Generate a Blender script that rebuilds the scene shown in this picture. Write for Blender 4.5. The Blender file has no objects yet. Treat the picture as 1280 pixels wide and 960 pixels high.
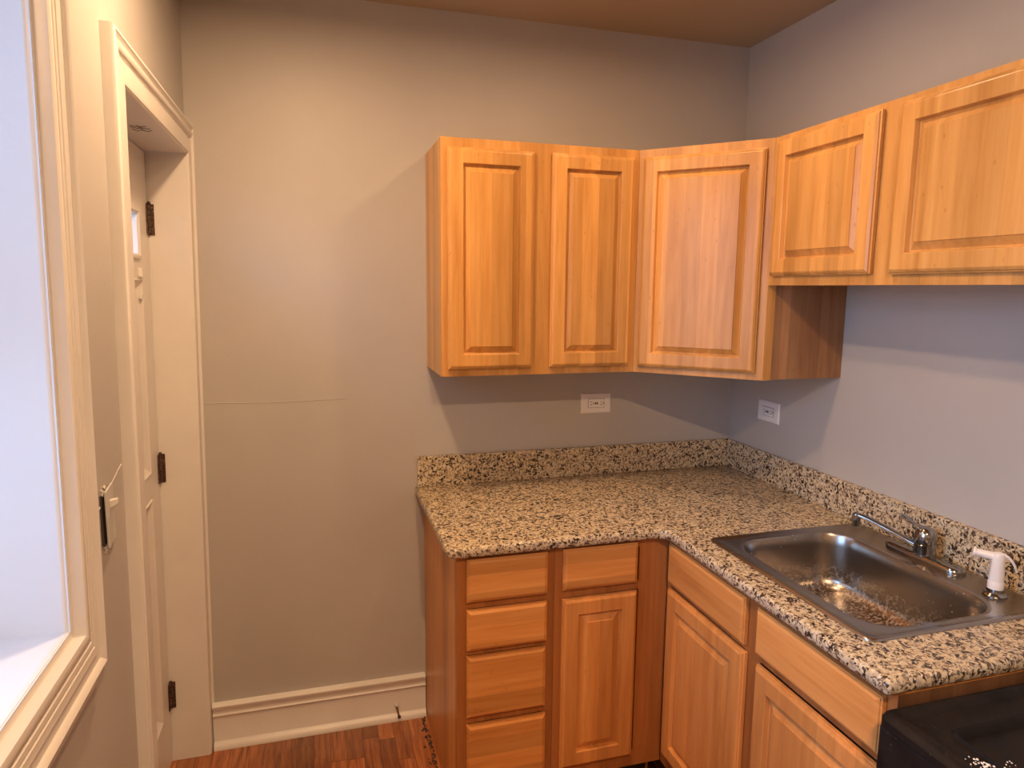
import bpy, bmesh, math, random
from mathutils import Vector, Matrix, noise as mn
rnd = random.Random(7)
SC = bpy.context.scene
COL = SC.collection
PI = math.pi

# ------------------------------------------------------------------ materials
def new_mat(name):
    m = bpy.data.materials.new(name); m.use_nodes = True
    nt = m.node_tree; b = nt.nodes['Principled BSDF']
    return m, nt, b

def N(nt, t, **kw):
    n = nt.nodes.new(t)
    for k, v in kw.items():
        if k in n.inputs.keys(): n.inputs[k].default_value = v
        else: setattr(n, k, v)
    return n

def ramp(nt, fac, stops, interp='LINEAR'):
    r = nt.nodes.new('ShaderNodeValToRGB'); r.color_ramp.interpolation = interp
    e = r.color_ramp.elements
    while len(e) < len(stops): e.new(0.5)
    for i, (p, c) in enumerate(stops):
        e[i].position = p; e[i].color = (c[0], c[1], c[2], 1)
    nt.links.new(fac, r.inputs[0]); return r.outputs[0]

def coords(nt, scale=(1, 1, 1), obj_rand=False, rot=(0, 0, 0)):
    tc = nt.nodes.new('ShaderNodeTexCoord'); out = tc.outputs['Object']
    if obj_rand:
        oi = nt.nodes.new('ShaderNodeObjectInfo')
        mul = N(nt, 'ShaderNodeVectorMath', operation='SCALE'); mul.inputs['Scale'].default_value = 1
        cm = nt.nodes.new('ShaderNodeCombineXYZ')
        a = N(nt, 'ShaderNodeMath', operation='MULTIPLY'); a.inputs[1].default_value = 17.3
        nt.links.new(oi.outputs['Random'], a.inputs[0])
        for i in range(3): nt.links.new(a.outputs[0], cm.inputs[i])
        ad = N(nt, 'ShaderNodeVectorMath', operation='ADD')
        nt.links.new(out, ad.inputs[0]); nt.links.new(cm.outputs[0], ad.inputs[1]); out = ad.outputs[0]
    mp = nt.nodes.new('ShaderNodeMapping'); mp.inputs['Scale'].default_value = scale
    mp.inputs['Rotation'].default_value = rot
    nt.links.new(out, mp.inputs[0]); return mp.outputs[0]

def noise(nt, vec, scale, detail=4, rough=.55, dist=0):
    n = nt.nodes.new('ShaderNodeTexNoise'); n.inputs['Scale'].default_value = scale
    n.inputs['Detail'].default_value = detail; n.inputs['Roughness'].default_value = rough
    n.inputs['Distortion'].default_value = dist
    nt.links.new(vec, n.inputs['Vector']); return n.outputs['Fac']

def bump(nt, b, h, strength, dist=.002):
    bp = nt.nodes.new('ShaderNodeBump'); bp.inputs['Strength'].default_value = strength
    bp.inputs['Distance'].default_value = dist
    nt.links.new(h, bp.inputs['Height']); nt.links.new(bp.outputs[0], b.inputs['Normal'])

def mix(nt, fac, a, c, mode='MIX'):
    m = nt.nodes.new('ShaderNodeMix'); m.data_type = 'RGBA'; m.blend_type = mode
    for s, v in ((0, fac), (6, a), (7, c)):
        if isinstance(v, (int, float)): m.inputs[s].default_value = v
        elif isinstance(v, tuple): m.inputs[s].default_value = (v[0], v[1], v[2], 1)
        else: nt.links.new(v, m.inputs[s])
    return m.outputs[2]

def mathn(nt, op, a, b=None):
    m = nt.nodes.new('ShaderNodeMath'); m.operation = op
    for i, v in enumerate((a, b)):
        if v is None: continue
        if isinstance(v, (int, float)): m.inputs[i].default_value = v
        else: nt.links.new(v, m.inputs[i])
    return m.outputs[0]

def paint(name, col, rough=.5, bmp=.15, var=.04, sc=6, spec=.4):
    m, nt, b = new_mat(name)
    v = coords(nt)
    f = noise(nt, v, sc, 5)
    c0 = tuple(x * (1 - var) for x in col); c1 = tuple(min(1, x * (1 + var)) for x in col)
    nt.links.new(ramp(nt, f, [(.3, c0), (.7, c1)]), b.inputs['Base Color'])
    b.inputs['Roughness'].default_value = rough
    b.inputs['Specular IOR Level'].default_value = spec
    f2 = noise(nt, v, 90, 3); f3 = noise(nt, v, 9, 2)
    bump(nt, b, mathn(nt, 'ADD', mathn(nt, 'MULTIPLY', f2, .35), f3), bmp, .004)
    return m

def wood(name, base, dark, light, horizontal=False, rough=.34, slab=.055):
    m, nt, b = new_mat(name)
    st = (.07, 1, 1) if horizontal else (1, 1, .07)
    v = coords(nt, st, True)
    v2 = coords(nt, (1, 1, 1), True)
    g = noise(nt, v, 60, 6, .6, .3)             # fine grain
    w = noise(nt, v, 14, 4, .5, .8)             # broad figure
    # glued-up boards: a different tone every few centimetres across the grain
    sx = nt.nodes.new('ShaderNodeSeparateXYZ'); nt.links.new(v2, sx.inputs[0])
    q = mathn(nt, 'ADD', sx.outputs[2], sx.outputs[1]) if horizontal else mathn(nt, 'ADD', sx.outputs[0], sx.outputs[1])
    fl = mathn(nt, 'FLOOR', mathn(nt, 'DIVIDE', q, slab))
    wn = nt.nodes.new('ShaderNodeTexWhiteNoise'); wn.noise_dimensions = '1D'; nt.links.new(fl, wn.inputs['W'])
    f = mathn(nt, 'ADD', mathn(nt, 'MULTIPLY', g, .45), mathn(nt, 'MULTIPLY', w, .55))
    c = ramp(nt, f, [(.28, dark), (.5, base), (.72, light)])
    tone = mathn(nt, 'ADD', mathn(nt, 'MULTIPLY', wn.outputs['Value'], .30), .80)
    cm = nt.nodes.new('ShaderNodeCombineXYZ')
    for i in range(3): nt.links.new(tone, cm.inputs[i])
    c = mix(nt, 1.0, c, cm.outputs[0], 'MULTIPLY')
    # small pin knots and flecks
    k = nt.nodes.new('ShaderNodeTexVoronoi'); k.inputs['Scale'].default_value = 34; k.inputs['Randomness'].default_value = 1
    nt.links.new(coords(nt, (.45, 1, 1) if horizontal else (1, 1, .45), True), k.inputs['Vector'])
    kf = ramp(nt, k.outputs['Distance'], [(.05, (1, 1, 1)), (.10, (0, 0, 0))])
    c = mix(nt, mathn(nt, 'MULTIPLY', kf, .3), c, tuple(x * .45 for x in dark))
    nt.links.new(c, b.inputs['Base Color'])
    b.inputs['Roughness'].default_value = rough
    b.inputs['Specular IOR Level'].default_value = .28; b.inputs['Coat Weight'].default_value = .12; b.inputs['Coat Roughness'].default_value = .22
    bump(nt, b, g, .12, .001)
    return m

M = {}
M['wall'] = paint('grey beige wall paint', (.465, .447, .42), .45, .22, .04, 2.5)
M['ceiling'] = paint('ceiling paint', (.43, .355, .25), .7, .2, .05, 1.5)
M['trim'] = paint('cream gloss trim paint', (.72, .70, .655), .33, .12, .03, 8, .5)
M['reveal'] = paint('reveal paint tinted daylight blue', (.66, .72, .80), .45, .2, .02, 5)  # white paint with daylight blue put into its colour, offsetting the warm lamps
M['switch'] = paint('painted over switch plate', (.50, .50, .48), .4, .3, .06, 30)
M['white'] = paint('white plastic', (.80, .78, .76), .3, .0, .01, 5, .5)
M['wood'] = wood('honey maple upright grain', (.62, .312, .090), (.45, .195, .046), (.75, .41, .14))
M['woodh'] = wood('honey maple level grain', (.60, .30, .105), (.48, .215, .066), (.70, .39, .148), True)
M['wood_b'] = wood('amber maple upright grain', (.66, .285, .082), (.48, .18, .045), (.76, .37, .125), rough=.4)
M['woodh_b'] = wood('amber maple level grain', (.67, .29, .082), (.50, .19, .046), (.76, .38, .125), True, rough=.4)
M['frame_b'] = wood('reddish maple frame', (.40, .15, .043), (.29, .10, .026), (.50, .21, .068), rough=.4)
M['veneer_shaded'] = wood('veneer side with painted shade', (.17, .08, .035), (.10, .045, .02), (.24, .12, .055), rough=.5)  # brown veneer darkened, shade of the counter overhang painted into the colour
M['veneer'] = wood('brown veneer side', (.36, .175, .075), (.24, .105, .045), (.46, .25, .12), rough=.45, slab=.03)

def flat(name, col, rough=.5, metal=0, spec=.5):
    m, nt, b = new_mat(name)
    v = coords(nt); f = noise(nt, v, 40, 3)
    nt.links.new(ramp(nt, f, [(.3, tuple(x * .9 for x in col)), (.7, tuple(min(1, x * 1.1) for x in col))]), b.inputs['Base Color'])
    b.inputs['Roughness'].default_value = rough; b.inputs['Metallic'].default_value = metal
    b.inputs['Specular IOR Level'].default_value = spec
    return m
M['dark'] = flat('dark void', (.012, .010, .009), .8)
M['slot'] = flat('dark slot', (.05, .04, .035), .6)
M['chrome'] = flat('worn chrome', (.36, .355, .35), .14, 1)
M['brass'] = flat('old brass', (.35, .24, .12), .4, 1)
M['toe'] = flat('black toe board', (.02, .017, .015), .7)
M['pencil'] = flat('pencil', (.12, .09, .07), .8)
M['burner'] = flat('burnt burner metal', (.20, .14, .12), .6, .4)
M['crumb'] = flat('white crumbs', (.85, .80, .74), .7)
M['grime'] = flat('dark grime', (.06, .04, .03), .9)

def m_granite():
    m, nt, b = new_mat('speckled granite')
    v = coords(nt)
    warp = nt.nodes.new('ShaderNodeTexNoise'); warp.inputs['Scale'].default_value = 55; warp.inputs['Detail'].default_value = 3
    nt.links.new(v, warp.inputs['Vector'])
    sc = N(nt, 'ShaderNodeVectorMath', operation='SCALE'); sc.inputs['Scale'].default_value = .018
    nt.links.new(warp.outputs['Color'], sc.inputs[0])
    ad = N(nt, 'ShaderNodeVectorMath', operation='ADD'); nt.links.new(v, ad.inputs[0]); nt.links.new(sc.outputs[0], ad.inputs[1])
    vo = nt.nodes.new('ShaderNodeTexVoronoi'); vo.inputs['Scale'].default_value = 150
    nt.links.new(ad.outputs[0], vo.inputs['Vector'])
    sep = nt.nodes.new('ShaderNodeSeparateColor'); nt.links.new(vo.outputs['Color'], sep.inputs[0])
    big = noise(nt, v, 34, 5, .65)
    r = mathn(nt, 'ADD', mathn(nt, 'MULTIPLY', sep.outputs[0], .62), mathn(nt, 'MULTIPLY', big, .6))
    c = ramp(nt, r, [(.0, (.018, .013, .012)), (.35, (.035, .025, .021)), (.40, (.15, .105, .075)), (.455, (.36, .27, .18)), (.60, (.56, .435, .26)), (.8, (.67, .575, .40)), (.93, (.44, .36, .28))])
    # small black flecks
    vo2 = nt.nodes.new('ShaderNodeTexVoronoi'); vo2.inputs['Scale'].default_value = 240
    nt.links.new(ad.outputs[0], vo2.inputs['Vector'])
    s2 = nt.nodes.new('ShaderNodeSeparateColor'); nt.links.new(vo2.outputs['Color'], s2.inputs[0])
    fl = ramp(nt, s2.outputs[1], [(.79, (0, 0, 0)), (.85, (1, 1, 1))])
    c = mix(nt, mathn(nt, 'MULTIPLY', fl, .85), c, (.06, .042, .036))
    nt.links.new(c, b.inputs['Base Color'])
    b.inputs['Roughness'].default_value = .22
    bump(nt, b, noise(nt, v, 120, 2), .05, .001)
    return m
M['granite'] = m_granite()

def m_floor():
    m, nt, b = new_mat('red oak strip floor')
    v = coords(nt)
    s = nt.nodes.new('ShaderNodeSeparateXYZ'); nt.links.new(v, s.inputs[0])
    sx = mathn(nt, 'DIVIDE', s.outputs[0], .057)
    ix = mathn(nt, 'FLOOR', sx)
    wn = nt.nodes.new('ShaderNodeTexWhiteNoise'); wn.noise_dimensions = '1D'; nt.links.new(ix, wn.inputs['W'])
    sy = mathn(nt, 'ADD', mathn(nt, 'DIVIDE', s.outputs[1], .55), mathn(nt, 'MULTIPLY', wn.outputs['Value'], 7))
    iy = mathn(nt, 'FLOOR', sy)
    cb = nt.nodes.new('ShaderNodeCombineXYZ'); nt.links.new(ix, cb.inputs[0]); nt.links.new(iy, cb.inputs[1])
    wn2 = nt.nodes.new('ShaderNodeTexWhiteNoise'); wn2.noise_dimensions = '3D'; nt.links.new(cb.outputs[0], wn2.inputs['Vector'])
    add = N(nt, 'ShaderNodeVectorMath', operation='ADD'); nt.links.new(v, add.inputs[0]); nt.links.new(wn2.outputs['Color'], add.inputs[1])
    mp = nt.nodes.new('ShaderNodeMapping'); mp.inputs['Scale'].default_value = (1, .1, 1); nt.links.new(add.outputs[0], mp.inputs[0])
    g = noise(nt, mp.outputs[0], 95, 6, .65, .6)
    w = noise(nt, mp.outputs[0], 22, 3, .5, 2.5)
    f = mathn(nt, 'ADD', mathn(nt, 'MULTIPLY', g, .5), mathn(nt, 'MULTIPLY', w, .5))
    c = ramp(nt, f, [(.32, (.14, .038, .012)), (.5, (.36, .115, .034)), (.68, (.54, .21, .07))])
    tone = mathn(nt, 'ADD', mathn(nt, 'MULTIPLY', wn2.outputs['Value'], .75), .5)
    cm = nt.nodes.new('ShaderNodeCombineXYZ')
    for i in range(3): nt.links.new(tone, cm.inputs[i])
    c = mix(nt, 1.0, c, cm.outputs[0], 'MULTIPLY')
    fx = mathn(nt, 'FRACT', sx); fy = mathn(nt, 'FRACT', sy)
    ex = mathn(nt, 'LESS_THAN', mathn(nt, 'MINIMUM', fx, mathn(nt, 'SUBTRACT', 1.0, fx)), .018)
    ey = mathn(nt, 'LESS_THAN', fy, .004)
    gap = mathn(nt, 'MAXIMUM', ex, ey)
    c = mix(nt, mathn(nt, 'MULTIPLY', gap, .75), c, (.03, .012, .006))
    nt.links.new(c, b.inputs['Base Color'])
    b.inputs['Roughness'].default_value = .3
    b.inputs['Coat Weight'].default_value = .3; b.inputs['Coat Roughness'].default_value = .15
    bump(nt, b, mathn(nt, 'SUBTRACT', mathn(nt, 'MULTIPLY', g, .3), gap), .3, .001)
    return m
M['floor'] = m_floor()

def m_steel(name='brushed stainless steel', scum=False):
    m, nt, b = new_mat(name)
    v = coords(nt, (1, .12, 1)); v1 = coords(nt)
    g = noise(nt, v, 260, 3, .6); big = noise(nt, v1, 9, 4, .6)
    c = ramp(nt, big, [(.25, (.37, .33, .295)), (.75, (.43, .39, .35))])
    r = mathn(nt, 'ADD', mathn(nt, 'MULTIPLY', big, .05), .24)
    met = 1.0
    if scum:
        s = nt.nodes.new('ShaderNodeSeparateXYZ'); nt.links.new(v1, s.inputs[0])
        sp = noise(nt, v1, 110, 4, .6)
        low = ramp(nt, s.outputs[2], [(0, (1, 1, 1)), (.08, (0, 0, 0))])
        f = mathn(nt, 'MULTIPLY', ramp(nt, sp, [(.52, (0, 0, 0)), (.60, (1, 1, 1))]), low)
        vo = nt.nodes.new('ShaderNodeTexVoronoi'); vo.inputs['Scale'].default_value = 70; nt.links.new(v1, vo.inputs['Vector'])
        sp2 = ramp(nt, vo.outputs['Distance'], [(.10, (1, 1, 1)), (.16, (0, 0, 0))])
        patch = ramp(nt, noise(nt, v1, 10, 2), [(.52, (0, 0, 0)), (.6, (1, 1, 1))])
        f = mathn(nt, 'MULTIPLY', mathn(nt, 'MAXIMUM', f, mathn(nt, 'MULTIPLY', sp2, patch)), .45)
        c = mix(nt, f, c, (.75, .68, .58))
        r = mathn(nt, 'ADD', r, mathn(nt, 'MULTIPLY', f, .4))
        nt.links.new(mathn(nt, 'SUBTRACT', 1.0, f), b.inputs['Metallic'])
    else: b.inputs['Metallic'].default_value = 1
    nt.links.new(c, b.inputs['Base Color']); nt.links.new(r, b.inputs['Roughness'])
    return m
M['steel'] = m_steel(); M['steelscum'] = m_steel('stained steel bowl', True)

def m_enamel():
    m, nt, b = new_mat('greasy black enamel')
    v = coords(nt)
    n = noise(nt, v, 14, 6, .7); sp = noise(nt, v, 110, 5, .75)
    c = ramp(nt, n, [(.35, (.008, .007, .007)), (.7, (.022, .016, .013))])
    f = mathn(nt, 'MULTIPLY', ramp(nt, sp, [(.64, (0, 0, 0)), (.72, (1, 1, 1))]), .35)
    c = mix(nt, f, c, (.30, .24, .20))
    nt.links.new(c, b.inputs['Base Color'])
    nt.links.new(ramp(nt, n, [(.3, (.32, .32, .32)), (.7, (.6, .6, .6))]), b.inputs['Roughness'])
    b.inputs['Specular IOR Level'].default_value = .12
    bump(nt, b, n, .15, .002)
    return m
M['enamel'] = m_enamel()

def m_rust():
    m, nt, b = new_mat('rusty painted hinge')
    v = coords(nt); n = noise(nt, v, 130, 5, .7)
    nt.links.new(ramp(nt, n, [(.42, (.02, .011, .008)), (.56, (.09, .038, .02)), (.72, (.36, .25, .16))]), b.inputs['Base Color'])
    b.inputs['Roughness'].default_value = .6
    bump(nt, b, n, .6, .002)
    return m
M['rust'] = m_rust()

def m_glass():
    m, nt, b = new_mat('clear glass')
    for n in list(nt.nodes):
        if n.type == 'BSDF_PRINCIPLED': nt.nodes.remove(n)
    g = nt.nodes.new('ShaderNodeBsdfGlossy'); g.inputs['Roughness'].default_value = .02
    t = nt.nodes.new('ShaderNodeBsdfTransparent'); t.inputs[0].default_value = (.95, .97, .97, 1)
    fr = nt.nodes.new('ShaderNodeFresnel'); fr.inputs[0].default_value = 1.45
    mx = nt.nodes.new('ShaderNodeMixShader')
    nt.links.new(fr.outputs[0], mx.inputs[0]); nt.links.new(t.outputs[0], mx.inputs[1]); nt.links.new(g.outputs[0], mx.inputs[2])
    nt.links.new(mx.outputs[0], nt.nodes['Material Output'].inputs[0])
    return m
M['glass'] = m_glass()

def m_emit(name, col, s):
    m, nt, b = new_mat(name)
    b.inputs['Base Color'].default_value = (.9, .9, .9, 1)
    b.inputs['Emission Color'].default_value = (*col, 1); b.inputs['Emission Strength'].default_value = s
    return m
WARM = (1.0, .62, .34)
M['lamp'] = m_emit('lit lamp lens', WARM, 20)

# ------------------------------------------------------------------ mesh helpers
def link(name, bm, mat, parent=None, smooth=False, loc=None, rotz=0, bevel=0, lean=False):
    if lean:
        for v in bm.verts: v.co.x += XW0 + XWK * v.co.z
    bmesh.ops.recalc_face_normals(bm, faces=bm.faces)
    me = bpy.data.meshes.new(name); bm.to_mesh(me); bm.free()
    me.materials.append(mat)
    if smooth:
        for p in me.polygons: p.use_smooth = True
    o = bpy.data.objects.new(name, me); COL.objects.link(o)
    if smooth:
        md = o.modifiers.new('split', 'EDGE_SPLIT'); md.split_angle = math.radians(40)
    if bevel:
        md = o.modifiers.new('bevel', 'BEVEL'); md.width = bevel; md.segments = 2; md.limit_method = 'ANGLE'
    if parent: o.parent = parent
    if loc: o.location = loc
    if rotz: o.rotation_euler.z = rotz
    return o

def empty(name, loc=(0, 0, 0), rotz=0, parent=None):
    o = bpy.data.objects.new(name, None); COL.objects.link(o)
    o.location = loc; o.rotation_euler.z = rotz; o.empty_display_size = .1
    if parent: o.parent = parent
    return o

def tag(o, label=None, cat=None, group=None, kind=None):
    if label: o['label'] = label
    if cat: o['category'] = cat
    if group: o['group'] = group
    if kind: o['kind'] = kind
    return o

def box(bm, x0, x1, y0, y1, z0, z1):
    vs = [bm.verts.new((x, y, z)) for x in (x0, x1) for y in (y0, y1) for z in (z0, z1)]
    for f in ((0, 1, 3, 2), (4, 6, 7, 5), (0, 4, 5, 1), (2, 3, 7, 6), (0, 2, 6, 4), (1, 5, 7, 3)):
        bm.faces.new([vs[i] for i in f])
    return vs

def rings(bm, rs, closed=True, cap0=False, cap1=False):
    """rs: list of rings (equal number of points)"""
    V = [[bm.verts.new(p) for p in r] for r in rs]
    n = len(V[0])
    for a, b in zip(V, V[1:]):
        for i in range(n if closed else n - 1):
            j = (i + 1) % n
            try: bm.faces.new([a[i], a[j], b[j], b[i]])
            except ValueError: pass
    if cap0: bm.faces.new(V[0])
    if cap1: bm.faces.new(V[-1])
    return V

def rrect(x0, x1, y0, y1, r, z, n=6):
    P = []
    for cx, cy, a0 in ((x1 - r, y1 - r, 0), (x0 + r, y1 - r, PI / 2), (x0 + r, y0 + r, PI), (x1 - r, y0 + r, 1.5 * PI)):
        for i in range(n + 1):
            a = a0 + PI / 2 * i / n
            P.append((cx + r * math.cos(a), cy + r * math.sin(a), z))
    return P

def lathe(bm, prof, c=(0, 0, 0), seg=24, mtx=None, cap=True):
    rs = []
    for r, z in prof:
        ring = [Vector((r * math.cos(2 * PI * i / seg), r * math.sin(2 * PI * i / seg), z)) for i in range(seg)]
        if mtx: ring = [mtx @ p for p in ring]
        rs.append([p + Vector(c) for p in ring])
    rings(bm, rs, True, cap, cap)

def tube(bm, pts, rad, seg=12, flatten=1.0):
    pts = [Vector(p) for p in pts]
    if isinstance(rad, (int, float)): rad = [rad] * len(pts)
    rs = []
    for i, p in enumerate(pts):
        t = (pts[min(i + 1, len(pts) - 1)] - pts[max(i - 1, 0)]).normalized()
        up = Vector((0, 0, 1)) if abs(t.z) < .95 else Vector((0, 1, 0))
        s = t.cross(up).normalized(); u = s.cross(t).normalized()
        rs.append([p + s * rad[i] * math.cos(2 * PI * k / seg) + u * rad[i] * flatten * math.sin(2 * PI * k / seg) for k in range(seg)])
    rings(bm, rs, True, True, True)

def bez(p0, p1, p2, p3, n=12):
    p0, p1, p2, p3 = map(Vector, (p0, p1, p2, p3)); out = []
    for i in range(n + 1):
        t = i / n; out.append((1 - t) ** 3 * p0 + 3 * (1 - t) ** 2 * t * p1 + 3 * (1 - t) * t * t * p2 + t ** 3 * p3)
    return out

# ------------------------------------------------------------------ room
H = 2.577
XW0, XWK = -2.075, .0165        # the left wall leans a little, as old walls do
YB = -3.9                        # wall behind the camera

bm = bmesh.new(); box(bm, -2.75, .15, YB - .15, .15, -.1, 0)
tag(link('floor', bm, M['floor']), kind='structure')
bm = bmesh.new(); box(bm, -2.75, .15, YB - .15, .15, H, H + .1)
tag(link('ceiling', bm, M['ceiling']), kind='structure')
bm = bmesh.new(); box(bm, -2.2, .15, 0, .15, 0, H)
wb = tag(link('wall_back', bm, M['wall']), kind='structure')
bm = bmesh.new(); box(bm, 0, .15, YB, 0, 0, H)
tag(link('wall_right', bm, M['wall']), kind='structure')
bm = bmesh.new(); box(bm, -2.2, .15, YB - .15, YB, 0, H)
tag(link('wall_front', bm, M['wall']), kind='structure')

# left wall with the deep window niche and the doorway.  local: x=0 wall face, -x outward
TW = .42
DY0, DY1, DZ = -.787, -.036, 2.055            # doorway
WY0, WY1, WZ0, WZ1 = -2.2, -1.240, 1.078, 2.36  # window
bm = bmesh.new()
ys = [YB, WY0, WY1, DY0, DY1, 0.0]; zs = [0, WZ0, DZ, WZ1, H]
def solid(i, j):
    y = (ys[i] + ys[i + 1]) / 2; z = (zs[j] + zs[j + 1]) / 2
    if DY0 < y < DY1 and z < DZ: return False
    if WY0 < y < WY1 and WZ0 < z < WZ1: return False
    return True
g = {}
def gv(x, i, j):
    k = (x, i, j)
    if k not in g: g[k] = bm.verts.new((x, ys[i], zs[j]))
    return g[k]
for i in range(5):
    for j in range(4):
        if not solid(i, j): continue
        for x in (0, -TW): bm.faces.new([gv(x, i, j), gv(x, i + 1, j), gv(x, i + 1, j + 1), gv(x, i, j + 1)])
        for di, dj, a, b_ in ((-1, 0, (i, j), (i, j + 1)), (1, 0, (i + 1, j), (i + 1, j + 1)), (0, -1, (i, j), (i + 1, j)), (0, 1, (i, j + 1), (i + 1, j + 1))):
            ii, jj = i + di, j + dj
            if not (0 <= ii < 5 and 0 <= jj < 4) or not solid(ii, jj):
                bm.faces.new([gv(0, *a), gv(0, *b_), gv(-TW, *b_), gv(-TW, *a)])
wl = tag(link('wall_left', bm, M['wall'], lean=True), kind='structure')

# ridge of old paint on the back wall and on the left wall
bm = bmesh.new(); n = 60; R = []
for i in range(n + 1):
    x = -2.035 + i / n * .47; t = i / n
    z = 1.25 - .0045 * math.sin(t * 3.1) + .0018 * mn.noise(Vector((x * 40, 0, 0)))
    a = .0022 * (1 - t * .6)
    R.append([(x, .0005, z - a), (x, -.0016, z), (x, .0005, z + a)])
rings(bm, R, False); link('paint_ridge', bm, M['wall'], wb, True)
bm = bmesh.new(); R = []
for i in range(31):
    t = i / 30; y = -1.15 + t * .245; z = 1.205 + .07 * t + .002 * mn.noise(Vector((y * 50, 3, 0)))
    R.append([(-.0005, y, z - .0022), (.0018, y, z), (-.0005, y, z + .0022)])
rings(bm, R, False); link('paint_ridge', bm, M['wall'], wl, True, lean=True)

# ---- mouldings
def frame_ring(bm, prof, y0, y1, z0, z1, zk=1):
    """closed mitred frame around an opening, profile (u outward, h off the wall)"""
    rs = []
    for u, h in prof:
        a = y1 + u; v = u * zk
        rs.append([(h, y0 - u, z0 - v), (h, a, z0 - v), (h, a, z1 + v), (h, y0 - u, z1 + v)])
    rings(bm, rs, True)
def frame_legs(bm, prof, y0, y1, z1, ymax):
    rs = []
    for u, h in prof:
        a = min(y1 + u, ymax + u * .001); v = u * .82
        rs.append([(h, y0 - u, .0), (h, y0 - u, z1 + v), (h, a, z1 + v), (h, a, .0)])
    rings(bm, rs, False)
WP = [(-.004, -.01), (-.004, -.003), (0, .001), (.007, .002), (.009, .004), (.014, .018), (.020, .0205), (.030, .020), (.034, .017), (.037, .020), (.046, .0205), (.049, .018), (.052, .021), (.060, .021), (.066, .022), (.070, .018),
      (.074, .018), (.088, .019), (.092, .025), (.098, .028), (.104, .023), (.108, .019), (.128, .017), (.134, .012), (.135, -.002)]
WPs = [(u * .78, h) for u, h in WP]
bm = bmesh.new(); frame_ring(bm, WPs, WY0, WY1, WZ0, WZ1, 1.24)
tag(link('trim_2', bm, M['trim'], smooth=True, lean=True), kind='structure')
DP = [(-.004, -.01), (-.004, .010), (0, .016), (.010, .018), (.050, .018), (.053, .013), (.059, .013), (.063, .020), (.072, .024), (.078, .024), (.082, .019), (.088, .021), (.096, .026), (.104, .024), (.106, .018), (.106, -.002)]
bm = bmesh.new(); frame_legs(bm, DP, DY0, DY1, DZ, -.0015)
tag(link('trim_1', bm, M['trim'], smooth=True, lean=True), kind='structure')

# door frame lining (jambs + head) with the stop, inside the wall opening
bm = bmesh.new()
JD = -.108
def jamb_path(u, x):
    return [(x, DY0 + u, .0), (x, DY0 + u, DZ - u), (x, DY1 - u, DZ - u), (x, DY1 - u, .0)]
rings(bm, [jamb_path(.0, .012), jamb_path(.004, .014), jamb_path(.006, .010), jamb_path(.006, -TW), jamb_path(0, -TW)], False)
lining = link('jamb', bm, M['trim'], lean=True)
door = tag(empty('door_1'), kind='structure'); lining.parent = door

def panel_face(bm, x, y0, y1, z0, z1, out=1):
    """recess with a moulded edge, sunk in -x"""
    pr = [(0, 0), (.004, .004), (.010, -.001), (.020, -.007), (.026, -.010), (.05, -.010), (.075, -.006)]
    rs = []
    for u, h in pr:
        rs.append([(x + h, y0 + u, z0 + u), (x + h, y1 - u, z0 + u), (x + h, y1 - u, z1 - u), (x + h, y0 + u, z1 - u)])
    rings(bm, rs, True, False, True)
# door leaf as a face grid with openings for panels and the glass light
bm = bmesh.new()
dy0, dy1, dz0, dz1 = DY0 + .009, DY1 - .0115, .006, DZ - .010
rects = [(dy0 + .11, dy1 - .115, .22, .98), (dy0 + .11, dy1 - .115, 1.06, 1.66)]
gl = (dy0 + .11, dy1 - .125, 1.72, 1.86)
Y = [dy0, dy0 + .11, dy1 - .115, dy1]; Z = [dz0, .22, .98, 1.06, 1.66, 1.72, 1.86, dz1]
X0 = JD
for i in range(3):
    for j in range(7):
        if i == 1 and j in (1, 3, 5): continue
        box(bm, X0 - .04, X0, Y[i], Y[i + 1], Z[j], Z[j + 1])
for r in rects:
    panel_face(bm, X0, *r)
    bm.faces.new([bm.verts.new((X0 - .03, y, z)) for y, z in ((r[0], r[2]), (r[1], r[2]), (r[1], r[3]), (r[0], r[3]))])
bmesh.ops.remove_doubles(bm, verts=bm.verts, dist=1e-5)
link('door_leaf', bm, M['trim'], door, lean=True)
bm = bmesh.new(); rs = []
for u, h in ((-.004, 0), (-.002, .006), (.006, .007), (.012, 0), (.012, -.02)):
    rs.append([(X0 + h, gl[0] + u, gl[2] + u), (X0 + h, gl[1] - u, gl[2] + u), (X0 + h, gl[1] - u, gl[3] - u), (X0 + h, gl[0] + u, gl[3] - u)])
rings(bm, rs, True); link('glazing_bead', bm, M['trim'], door, lean=True)
bm = bmesh.new(); box(bm, X0 - .024, X0 - .020, gl[0], gl[1], gl[2], gl[3])
link('pane', bm, M['glass'], door, lean=True)
bm = bmesh.new(); box(bm, X0 - .060, X0 - .046, DY1 - .03, DY1 - .0065, .007, DZ - .008); box(bm, X0 - .060, X0 - .046, DY0 + .0065, DY0 + .03, .007, DZ - .008)
link('gap_shade_strip', bm, M['slot'], door, lean=True)  # dark strips added behind the door gaps to block sky and read as shade
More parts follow.
